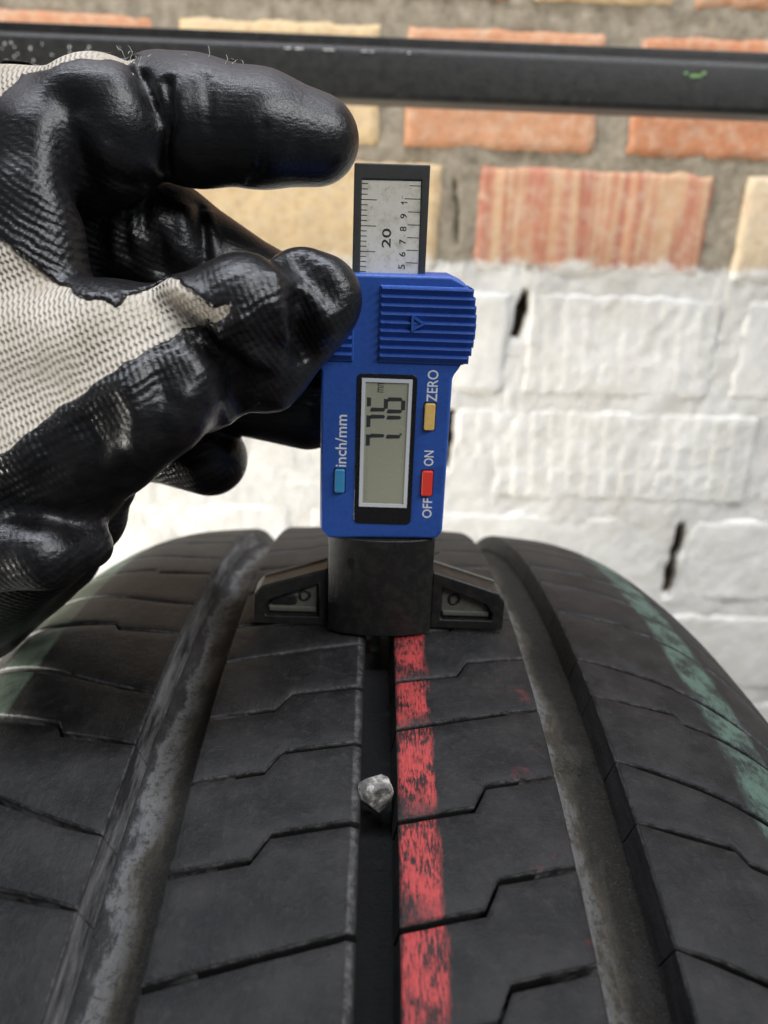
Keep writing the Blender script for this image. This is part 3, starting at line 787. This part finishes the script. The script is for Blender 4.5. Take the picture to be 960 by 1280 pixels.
HAND_FOLDS = [
    ([(-56.53, -13.85, 102.42), (-56.02, -13.79, 96.83), (-55.84, -11.42, 89.83), (-59.04, 0.98, 81.33), (-59.51, 4.38, 74.28)], 3.89, -3.32),
    ([(-58.4, -14.14, 101.71), (-58.89, -14.97, 96.63), (-57.96, -16.86, 88.29), (-57.44, -18.37, 79.78)], 3.24, 1.23),
    ([(-55.0, -13.9, 101.24), (-53.7, -12.78, 95.71), (-52.5, -7.47, 90.08)], 1.94, 0.85),
    ([(-52.43, -13.49, 99.5), (-51.02, -11.43, 94.61), (-50.4, -7.46, 90.83)], 1.62, 0.47),
    ([(-46.73, -4.26, 110.08), (-45.32, -5.77, 107.87), (-43.58, -6.79, 104.35)], 1.3, -1.23),
    ([(-48.52, -9.17, 108.27), (-46.53, -9.82, 104.51), (-46.03, -10.07, 100.7)], 3.46, 0.76),
    ([(-40.65, -6.16, 108.37), (-40.41, -7.37, 102.46), (-42.69, -3.32, 95.41)], 1.08, -1.52),
    ([(-40.12, -5.86, 109.06), (-38.82, -7.34, 105.73), (-38.65, -7.6, 102.5)], 1.73, 0.57),
    ([(-24.76, -7.05, 101.75), (-26.08, -4.76, 95.9), (-28.94, -1.13, 93.37)], 0.65, 0.43),
    ([(-23.78, -6.88, 101.8), (-25.09, -4.52, 95.68), (-27.52, -1.5, 93.4)], 0.86, -0.57),
    ([(-45.91, -4.25, 109.61), (-43.88, -6.22, 106.33), (-42.53, -6.88, 102.44)], 1.08, -0.95),
    ([(-34.27, -5.3, 109.35), (-33.54, -6.94, 105.33), (-33.66, -7.08, 101.44)], 0.86, -0.43),
    ([(-50.62, -12.2, 96.51), (-47.97, -9.77, 94.82), (-45.2, -6.74, 95.11)], 1.51, 0.57),
    ([(-53.3, -11.3, 93.23), (-50.03, -8.46, 91.75), (-46.01, -4.37, 92.48)], 1.3, -0.57),
    ([(-39.55, 9.94, 87.74), (-38.11, 6.47, 81.94), (-37.77, 5.47, 77.32)], 1.08, -0.76),
    ([(-37.77, 10.61, 86.57), (-36.32, 7.35, 81.99), (-35.58, 6.15, 78.14)], 1.3, 0.66),
    ([(-44.37, 13.18, 35.98), (-40.33, 13.46, 36.8), (-36.3, 14.37, 34.75)], 0.97, 0.47),
    ([(-44.64, 12.18, 33.37), (-40.16, 12.06, 34.13), (-35.47, 14.37, 31.66)], 0.97, -0.38),
    ([(-19.6, -20.99, 54.57), (-19.88, 9.09, 48.55), (-16.64, 8.56, 46.98)], 1.3, 0.66),
    ([(-37.64, -38.09, 62.24), (-36.29, -39.23, 58.64), (-37.12, -39.55, 54.1)], 1.73, -0.85),
    ([(-41.77, -39.8, 59.87), (-40.31, -40.51, 56.19), (-41.45, -39.53, 51.28)], 1.73, 0.76),
    ([(-48.46, -40.14, 54.53), (-46.83, -40.3, 50.64), (-48.09, -39.57, 46.31)], 1.94, -0.76),
    ([(-56.66, -41.37, 45.22), (-52.19, -39.95, 43.24), (-47.57, -37.91, 43.28)], 1.73, -0.85),
    ([(-54.23, 2.27, 85.65), (-55.23, 2.64, 78.39)], 1.94, 1.14),
    ([(-52.81, 2.95, 86.3), (-53.12, 2.73, 79.22)], 1.51, -1.33),
    ([(-51.24, 3.69, 86.95), (-51.02, 2.68, 81.57)], 1.73, 1.23),
    ([(-49.89, 3.88, 86.7), (-49.49, 2.88, 81.62)], 1.51, -1.23),
    ([(-48.89, 2.96, 81.34), (-46.37, 3.86, 84.73), (-44.12, 3.96, 79.95)], 1.73, 1.23),
    ([(-46.41, 3.39, 82.02), (-46.54, 4.4, 76.29)], 2.59, -1.9),
    ([(-42.21, 7.18, 87.61), (-41.19, 4.83, 78.01)], 1.73, 0.95),
    ([(-16.35, -23.67, 78.64), (-14.36, -24.63, 76.94), (-12.39, -25.33, 74.95)], 3.24, -2.47),
    ([(-19.57, -21.63, 79.48), (-18.2, -24.21, 78.09), (-14.57, -25.29, 75.14), (-11.96, -25.41, 72.32), (-11.05, -24.02, 69.23)], 1.51, 1.23),
    ([(-16.41, -28.79, 72.77), (-16.46, -28.37, 69.97), (-16.45, -22.94, 65.02)], 2.59, -2.47),
    ([(-27.7, -34.83, 68.07), (-23.62, -32.5, 64.88), (-20.19, -26.09, 62.88), (-18.24, -24.73, 64.67), (-17.34, -30.33, 68.86), (-17.9, -32.16, 72.92), (-18.62, -30.0, 77.14)], 1.73, 1.61),
    ([(-24.41, -35.72, 69.94), (-20.62, -33.77, 68.04)], 3.46, -1.52),
    ([(-32.35, -34.52, 69.27), (-29.27, -34.27, 67.04), (-27.03, -32.69, 64.67), (-26.3, -29.09, 60.3), (-26.61, -26.33, 55.5)], 3.24, -3.04),
    ([(-47.8, 6.61, 72.78), (-35.12, -31.2, 75.16), (-31.59, -34.2, 73.16), (-29.05, -35.23, 71.1), (-26.77, -35.47, 69.45), (-24.5, -35.84, 70.58)], 2.16, 1.71),
    ([(-38.67, -31.56, 72.79), (-33.63, -34.03, 71.44), (-30.33, -34.84, 69.88)], 2.38, -1.33),
    ([(-32.2, -34.57, 66.73), (-31.02, -34.63, 63.8), (-30.46, -34.49, 59.17)], 3.46, 1.14),
    ([(-28.44, -28.66, 55.95), (-28.91, -23.54, 51.87)], 1.08, 0.76),
    ([(-32.89, -36.82, 58.24), (-32.45, -35.49, 54.2)], 1.94, 0.85),
    ([(-35.25, -38.89, 55.98), (-34.74, -36.56, 51.38)], 1.73, 0.57),
    ([(-61.23, -40.94, 41.06), (-54.18, -39.31, 39.0), (-48.6, -34.0, 37.84)], 3.78, -2.09),
    ([(-63.11, -41.1, 46.29), (-51.1, -39.93, 54.39), (-39.43, -38.52, 62.26)], 2.81, 0.66),
    ([(-60.95, -41.26, 42.29), (-47.31, -40.42, 51.99), (-36.86, -39.49, 58.68)], 2.81, -0.57),
    ([(-55.07, -40.66, 50.47), (-43.07, -40.15, 57.97), (-33.56, -36.28, 62.7)], 1.62, -0.47),
    ([(-40.75, -39.01, 50.48), (-40.97, -36.68, 47.05)], 1.51, 0.76),
    ([(-44.97, -37.35, 44.6), (-42.2, -37.15, 46.59)], 1.62, -0.95),
]
KNIT_THUMB = [(-76.33, 79.42), (-63.78, 70.89), (-59.24, 67.24), (-55.35, 64.67), (-47.43, 59.64), (-42.29, 57.95), (-40.68, 60.15), (-37.49, 63.31), (-34.65, 63.67), (-31.93, 62.67), (-28.55, 59.18), (-26.11, 57.02), (-23.16, 57.93), (-22.82, 56.93), (-24.51, 55.89), (-26.65, 55.53), (-29.35, 55.97), (-31.0, 55.13), (-33.3, 53.41), (-36.54, 51.4), (-38.11, 49.57), (-43.1, 47.06), (-46.44, 44.31), (-51.25, 41.33), (-57.26, 36.43), (-60.98, 33.25), (-71.03, 28.16)]
KNIT_BACK = [(-75.23, 92.11), (-66.32, 95.65), (-64.72, 97.91), (-63.3, 102.06), (-56.74, 101.7), (-51.71, 102.76), (-44.6, 104.06), (-44.06, 108.6), (-72.81, 108.5)]
HAND_AXES = ((0.99938, -0.00707, 0.03459), (-0.03009, 0.34207, 0.93919))
LINT_ROOTS = [(-48.87, -6.48, 110.66), (-48.18, -4.93, 110.94), (-47.67, -2.65, 111.33), (-46.85, -1.95, 111.47), (-47.76, -3.9, 110.99), (-48.44, -6.03, 110.63), (-37.7, -4.1, 111.45), (-36.99, -4.15, 111.34), (-33.24, -2.84, 111.56), (-32.33, -2.29, 111.68), (-31.34, -2.2, 111.47)]

def rcone(p, a, b, r1, r2):
    ba = b - a; l2 = ba @ ba; rr = r1 - r2; a2 = l2 - rr * rr; il2 = 1 / l2
    pa = p - a; y = pa @ ba; z = y - l2
    v = pa * l2 - y[:, None] * ba; x2 = (v * v).sum(-1); y2 = y * y * l2; z2 = z * z * l2
    k = np.sign(rr) * rr * rr * x2
    d = (np.sqrt(x2 * a2 * il2) + y * rr) * il2 - r1
    d = np.where(np.sign(z) * a2 * z2 > k, np.sqrt(x2 + z2) * il2 - r2, d)
    return np.where(np.sign(y) * a2 * y2 < k, np.sqrt(x2 + y2) * il2 - r1, d)
def smin(a, b, k):
    h = np.maximum(k - np.abs(a - b), 0) / k; return np.minimum(a, b) - h * h * k * .25
def hand_sdf(p):
    d = None
    for n, k, seg in HAND_BONES:
        e = None
        for a, b in zip(seg[:-1], seg[1:]):
            q = rcone(p, np.array(a[:3]), np.array(b[:3]), a[3], b[3]); e = q if e is None else smin(e, q, 2.0)
        d = e if d is None else smin(d, e, k)
    return d
FWD = np.array(_fw)
def folds(p):
    out = np.zeros(len(p))
    for pts, w, amp in HAND_FOLDS:
        P_ = np.array(pts)
        m = np.all((p > P_.min(0) - 4 * w) & (p < P_.max(0) + 4 * w), axis=1); ix = np.where(m)[0]
        if not len(ix): continue
        q = p[ix]; best = np.full(len(ix), 1e9)
        for k in range(len(pts) - 1):
            a, b = P_[k], P_[k + 1]; ab = b - a; t = np.clip(((q - a) @ ab) / (ab @ ab), 0, 1)
            w_ = q - a - t[:, None] * ab; best = np.minimum(best, (w_ * w_).sum(-1) - .86 * (w_ @ FWD) ** 2)     # folds run into the hand
        out[ix] += amp * np.exp(-best / (w * w))
    return out
def poly_sd(P2, poly):
    """signed distance to a 2D polygon (negative inside)"""
    V = np.array(poly); d = np.full(len(P2), 1e9); ins = np.zeros(len(P2), bool)
    for i in range(len(V)):
        a, b = V[i], V[i - 1]; ab = b - a; t = np.clip(((P2 - a) @ ab) / (ab @ ab), 0, 1)
        d = np.minimum(d, ((P2 - a - t[:, None] * ab) ** 2).sum(-1))
        c = ((a[1] > P2[:, 1]) != (b[1] > P2[:, 1])) & (P2[:, 0] < (b[0] - a[0]) * (P2[:, 1] - a[1]) / (b[1] - a[1] + 1e-12) + a[0])
        ins ^= c
    return np.where(ins, -1, 1) * np.sqrt(d)
def surface_nets(Fd, org, h):
    nx, ny, nz = Fd.shape; sg = Fd < 0
    # cells with a change of sign
    c = np.zeros((nx - 1, ny - 1, nz - 1), np.int8)
    for i in (0, 1):
        for j in (0, 1):
            for k in (0, 1): c += sg[i:nx - 1 + i, j:ny - 1 + j, k:nz - 1 + k]
    act = (c > 0) & (c < 8); ids = np.full(c.shape, -1, np.int64); ci = np.argwhere(act); ids[act] = np.arange(len(ci))
    acc = np.zeros((len(ci), 3)); cnt = np.zeros(len(ci))
    cor = [(i, j, k) for i in (0, 1) for j in (0, 1) for k in (0, 1)]
    for a in cor:
        for ax in range(3):
            if a[ax]: continue
            b = list(a); b[ax] = 1
            fa = Fd[ci[:, 0] + a[0], ci[:, 1] + a[1], ci[:, 2] + a[2]]; fb = Fd[ci[:, 0] + b[0], ci[:, 1] + b[1], ci[:, 2] + b[2]]
            m = (fa < 0) != (fb < 0); t = np.where(m, fa / np.where(m, fa - fb, 1), 0)
            q = np.array(a, float)[None].repeat(len(ci), 0); q[:, ax] += t
            acc[m] += q[m]; cnt[m] += 1
    V = org + h * (ci + acc / cnt[:, None])
    quads = []
    for ax in range(3):
        s0 = [slice(0, n) for n in (nx, ny, nz)]; s1 = list(s0); s0[ax] = slice(0, -1); s1[ax] = slice(1, None)
        ch = sg[tuple(s0)] != sg[tuple(s1)]; e = np.argwhere(ch)
        o1, o2 = [(1, 2), (2, 0), (0, 1)][ax]
        ok = (e[:, o1] > 0) & (e[:, o2] > 0) & (e[:, o1] < (nx, ny, nz)[o1] - 1) & (e[:, o2] < (nx, ny, nz)[o2] - 1); e = e[ok]
        def cell(d1, d2):
            q = e.copy(); q[:, o1] -= d1; q[:, o2] -= d2; return ids[q[:, 0], q[:, 1], q[:, 2]]
        Q = np.stack([cell(1, 1), cell(0, 1), cell(0, 0), cell(1, 0)], 1)
        fl = ~sg[tuple(s0)][tuple(e.T)]
        Q[fl] = Q[fl][:, ::-1]; quads.append(Q)
    return V, np.concatenate(quads)
def np_mesh(name, V, Q):
    me = bpy.data.meshes.new(name); me.vertices.add(len(V)); me.vertices.foreach_set('co', (V * MM).astype(np.float32).ravel())
    me.loops.add(Q.size); me.loops.foreach_set('vertex_index', Q.astype(np.int32).ravel())
    me.polygons.add(len(Q)); me.polygons.foreach_set('loop_start', np.arange(0, Q.size, 4, dtype=np.int32)); me.polygons.foreach_set('loop_total', np.full(len(Q), 4, np.int32))
    me.update(calc_edges=True); me.validate(); return me
def vnoise(p, sc, seed):
    return np.array([noise.noise(Vector((q[0] * sc, q[1] * sc, q[2] * sc + seed))) for q in p])
def knit_mat():
    k = N('knit_liner'); v = k.obj()
    # rows of stitches lie along the thumb
    a1 = math.radians(26)
    r1 = k.n('ShaderNodeMapping', {'Vector': v, 'Rotation': (0, a1, 0)}).outputs[0]
    s = k.n('ShaderNodeSeparateXYZ', {0: r1})
    x, z = s.outputs[0], s.outputs[2]
    w = k.math('MULTIPLY', k.math('SUBTRACT', k.noise(v, .25, 2), .5), 1.6)
    z2 = k.math('ADD', z, w)
    zz = k.math('MULTIPLY', z2, 2 * math.pi / 1.3)
    rowf = k.math('SINE', zz)
    # chevron stitches: phase of the run along the row leans one way on each half
    xx = k.math('ADD', k.math('MULTIPLY', x, 2 * math.pi / .88), k.math('MULTIPLY', rowf, .9))
    st = k.math('SINE', xx)
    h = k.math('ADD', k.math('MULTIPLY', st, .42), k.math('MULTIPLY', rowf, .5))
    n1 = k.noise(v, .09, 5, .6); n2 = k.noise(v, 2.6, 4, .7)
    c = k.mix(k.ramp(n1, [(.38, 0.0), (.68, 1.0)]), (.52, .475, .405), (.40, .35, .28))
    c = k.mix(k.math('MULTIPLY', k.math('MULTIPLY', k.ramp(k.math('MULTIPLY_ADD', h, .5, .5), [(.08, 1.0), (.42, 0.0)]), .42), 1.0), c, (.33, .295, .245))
    c = k.mix(k.math('MULTIPLY', k.ramp(k.noise(v, .16, 5, .7), [(.6, 0.0), (.75, 1.0)]), .4), c, (.33, .30, .17))
    k.set(Base_Color=c, Roughness=.95, Specular_IOR_Level=.15)
    k.set(Normal=k.bump(k.math('ADD', h, k.math('MULTIPLY', n2, .5)), .28, .9)); return k.m
def coat_mat():
    k = N('black_nitrile'); v = k.obj()
    def ribs_(ang, pitch, xp):
        r1 = k.n('ShaderNodeMapping', {'Vector': v, 'Rotation': (0, math.radians(ang), 0)}).outputs[0]
        s = k.n('ShaderNodeSeparateXYZ', {0: r1})
        w = k.math('MULTIPLY', k.math('SUBTRACT', k.noise(v, .2, 3), .5), 2.2)
        z = k.math('SINE', k.math('MULTIPLY', k.math('ADD', s.outputs[2], w), 2 * math.pi / pitch))
        x = k.math('SINE', k.math('ADD', k.math('MULTIPLY', s.outputs[0], 2 * math.pi / xp), k.math('MULTIPLY', z, .35)))
        return k.math('ADD', k.math('MULTIPLY', z, .50), k.math('MULTIPLY', x, .26))
    at = k.n('ShaderNodeAttribute', attribute_name='rib'); am = k.n('ShaderNodeSeparateXYZ', {0: at.outputs['Vector']})
    hA = k.math('MULTIPLY', ribs_(26, 1.55, 1.05), am.outputs[0])
    hB = k.math('MULTIPLY', ribs_(-28, 1.35, 1.1), am.outputs[1])
    n1 = k.noise(v, .35, 5, .6); n2 = k.noise(v, 1.5, 5, .65); n3 = k.noise(v, 3.2, 3, .6)
    fine = k.n('ShaderNodeTexVoronoi', {'Vector': v, 'Scale': 1.25}, feature='SMOOTH_F1').outputs['Distance']
    c = k.mix(k.ramp(n1, [(.4, 0.0), (.75, 1.0)]), (.006, .006, .0066), (.014, .0135, .0142))
    # dry brownish dust on the top of the index finger and back
    top = am.outputs[2]
    dust = k.math('MULTIPLY', top, k.ramp(n2, [(.3, .5), (.7, 1.0)]))
    c = k.mix(k.math('MULTIPLY', dust, .85), c, (.060, .050, .050))
    k.set(Base_Color=c, Specular_IOR_Level=.5)
    r = k.math('ADD', .20, k.math('MULTIPLY', n2, .24)); r = k.math('ADD', r, k.math('MULTIPLY', dust, .35))
    k.set(Roughness=r)
    h = k.math('ADD', k.math('ADD', hA, hB), k.math('ADD', k.math('MULTIPLY', n2, .6), k.math('MULTIPLY', n3, .16)))
    lg = k.noise(k.n('ShaderNodeMapping', {'Vector': v, 'Rotation': (0, .12, 0), 'Scale': (.10, 1.0, 1.0)}).outputs[0], 1.1, 4, .6)   # drawn-out wrinkles along the fingers
    h = k.math('ADD', h, k.math('ADD', k.math('MULTIPLY', fine, .25), k.math('MULTIPLY', lg, .9)))
    k.set(Normal=k.bump(h, .17, .85)); return k.m
def glove():
    hand = root('gloved_hand', 'left hand in a black rubber coated grey knit glove holding the blue gauge', 'hand')
    h = .68; lo = np.array([-150.0, -48.0, -14.0]); hi = np.array([14.0, 62.0, 128.0])
    n = np.ceil((hi - lo) / h).astype(int) + 1
    st = 4; cn = n // st + 2
    cg = np.stack(np.meshgrid(*[lo[i] + h * st * np.arange(cn[i]) for i in range(3)], indexing='ij'), -1).reshape(-1, 3)
    cdv = hand_sdf(cg).reshape(cn)
    near = np.abs(cdv) < 9.5
    full = np.repeat(np.repeat(np.repeat(cdv, st, 0), st, 1), st, 2)[:n[0], :n[1], :n[2]].copy()
    nm = np.repeat(np.repeat(np.repeat(near, st, 0), st, 1), st, 2)[:n[0], :n[1], :n[2]]
    ix = np.argwhere(nm); p = lo + h * ix
    d = np.concatenate([hand_sdf(c) for c in np.array_split(p, 12)])
    ok = np.abs(d) < 7; q = p[ok]; dq = d[ok] - folds(q); d[ok] = dq
    full[ix[:, 0], ix[:, 1], ix[:, 2]] = d
    # glove ends in an open cuff outside the picture
    xg = lo[0] + h * np.arange(n[0]); cut = (-146.0 - xg)[:, None, None]
    full = np.maximum(full, cut)
    V, Q = surface_nets(full, lo, h)
    me = np_mesh('knit_glove', V, Q)
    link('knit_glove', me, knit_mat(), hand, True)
    # rubber coat: same shape swollen .6 mm and cut back from the knit areas
    g_ = np.full(full.shape, 5.0); c2 = full - .6
    m = np.abs(c2) < 3.2; ii = np.argwhere(m); pp = lo + h * ii
    ax = np.array(HAND_AXES); P2 = pp @ ax.T
    P2 = P2 + np.stack([vnoise(pp, .35, 1), vnoise(pp, .35, 7)], 1) * .9
    a = poly_sd(P2, KNIT_THUMB); a = np.maximum(a, pp[:, 1] + 3.0)
    b = poly_sd(P2, KNIT_BACK); b = np.maximum(b, -pp[:, 1] - 16.0)
    back = np.maximum(28.0 - pp[:, 1], 94 + .35 * pp[:, 0] - pp[:, 2]) * .8            # knit back of the hand, turned away
    cuff = pp[:, 0] + 84 + 1.5 * np.sin(pp[:, 2] * .21); cuff = np.maximum(cuff, (24 - pp[:, 2]) * .8)             # bare knit from the wrist on
    reg = -np.minimum(np.minimum(np.minimum(a, b), back), cuff)
    g_[m] = reg; coat = np.maximum(c2, np.where(m, g_, -5.0))
    V, Q = surface_nets(coat, lo, h)
    me = np_mesh('rubber_coat', V, Q)
    # where the knit shows through the coat, and where the top has gone dull
    P2 = V @ ax.T; a = poly_sd(P2, KNIT_THUMB)
    ribA = np.clip(1 - np.abs(a - 1) / 9.0, 0, 1) * (V[:, 2] < 74) + .9 * np.exp(-((V[:, 0] + 55) ** 2 / 700 + (V[:, 2] - 20) ** 2 / 160))
    ribA = np.maximum(ribA, .75 * np.exp(-((V[:, 0] + 20) ** 2 / 180 + (V[:, 2] - 68) ** 2 / 160)))
    ribB = .95 * np.exp(-((V[:, 0] + 60) ** 2 / 160 + (V[:, 2] - 80) ** 2 / 190))
    nor = np.zeros(len(V) * 3, np.float32); me.vertices.foreach_get('normal', nor); nor = nor.reshape(-1, 3)
    top = np.clip((nor[:, 2] - .45) / .35, 0, 1) * np.clip((V[:, 2] - 88) / 8, 0, 1)
    at = me.attributes.new('rib', 'FLOAT_VECTOR', 'POINT'); at.data.foreach_set('vector', np.stack([ribA, ribB, top], 1).astype(np.float32).ravel())
    link('rubber_coat', me, coat_mat(), hand, True)
    # stray lint on the knuckle
    rl = random.Random(5); V = []; Fc = []
    for (x, y, z) in LINT_ROOTS * 2:
        pts = [Vector((x + rl.uniform(-1, 1), y + rl.uniform(0, 3), z + .2))]; dv = Vector((rl.uniform(-.6, .6), rl.uniform(-.2, .3), 1)).normalized()
        for q in range(rl.randint(6, 13)):
            dv = (dv + Vector((rl.gauss(0, .55), rl.gauss(0, .2), rl.gauss(-.05, .5)))).normalized(); pts.append(pts[-1] + dv * .42)
        b0 = len(V); r = .045
        for q in pts:
            for k in range(3): V.append((q.x + r * math.cos(k * 2.1), q.y + r * math.sin(k * 2.1), q.z))
        for q in range(len(pts) - 1):
            for k in range(3): a_ = b0 + q * 3 + k; b_ = b0 + q * 3 + (k + 1) % 3; Fc.append((a_, b_, b_ + 3, a_ + 3))
    tag(link('lint', mesh('lint', V, Fc), simple('lint_fibre', (.62, .60, .56), .9), hand), kind='stuff')
glove()
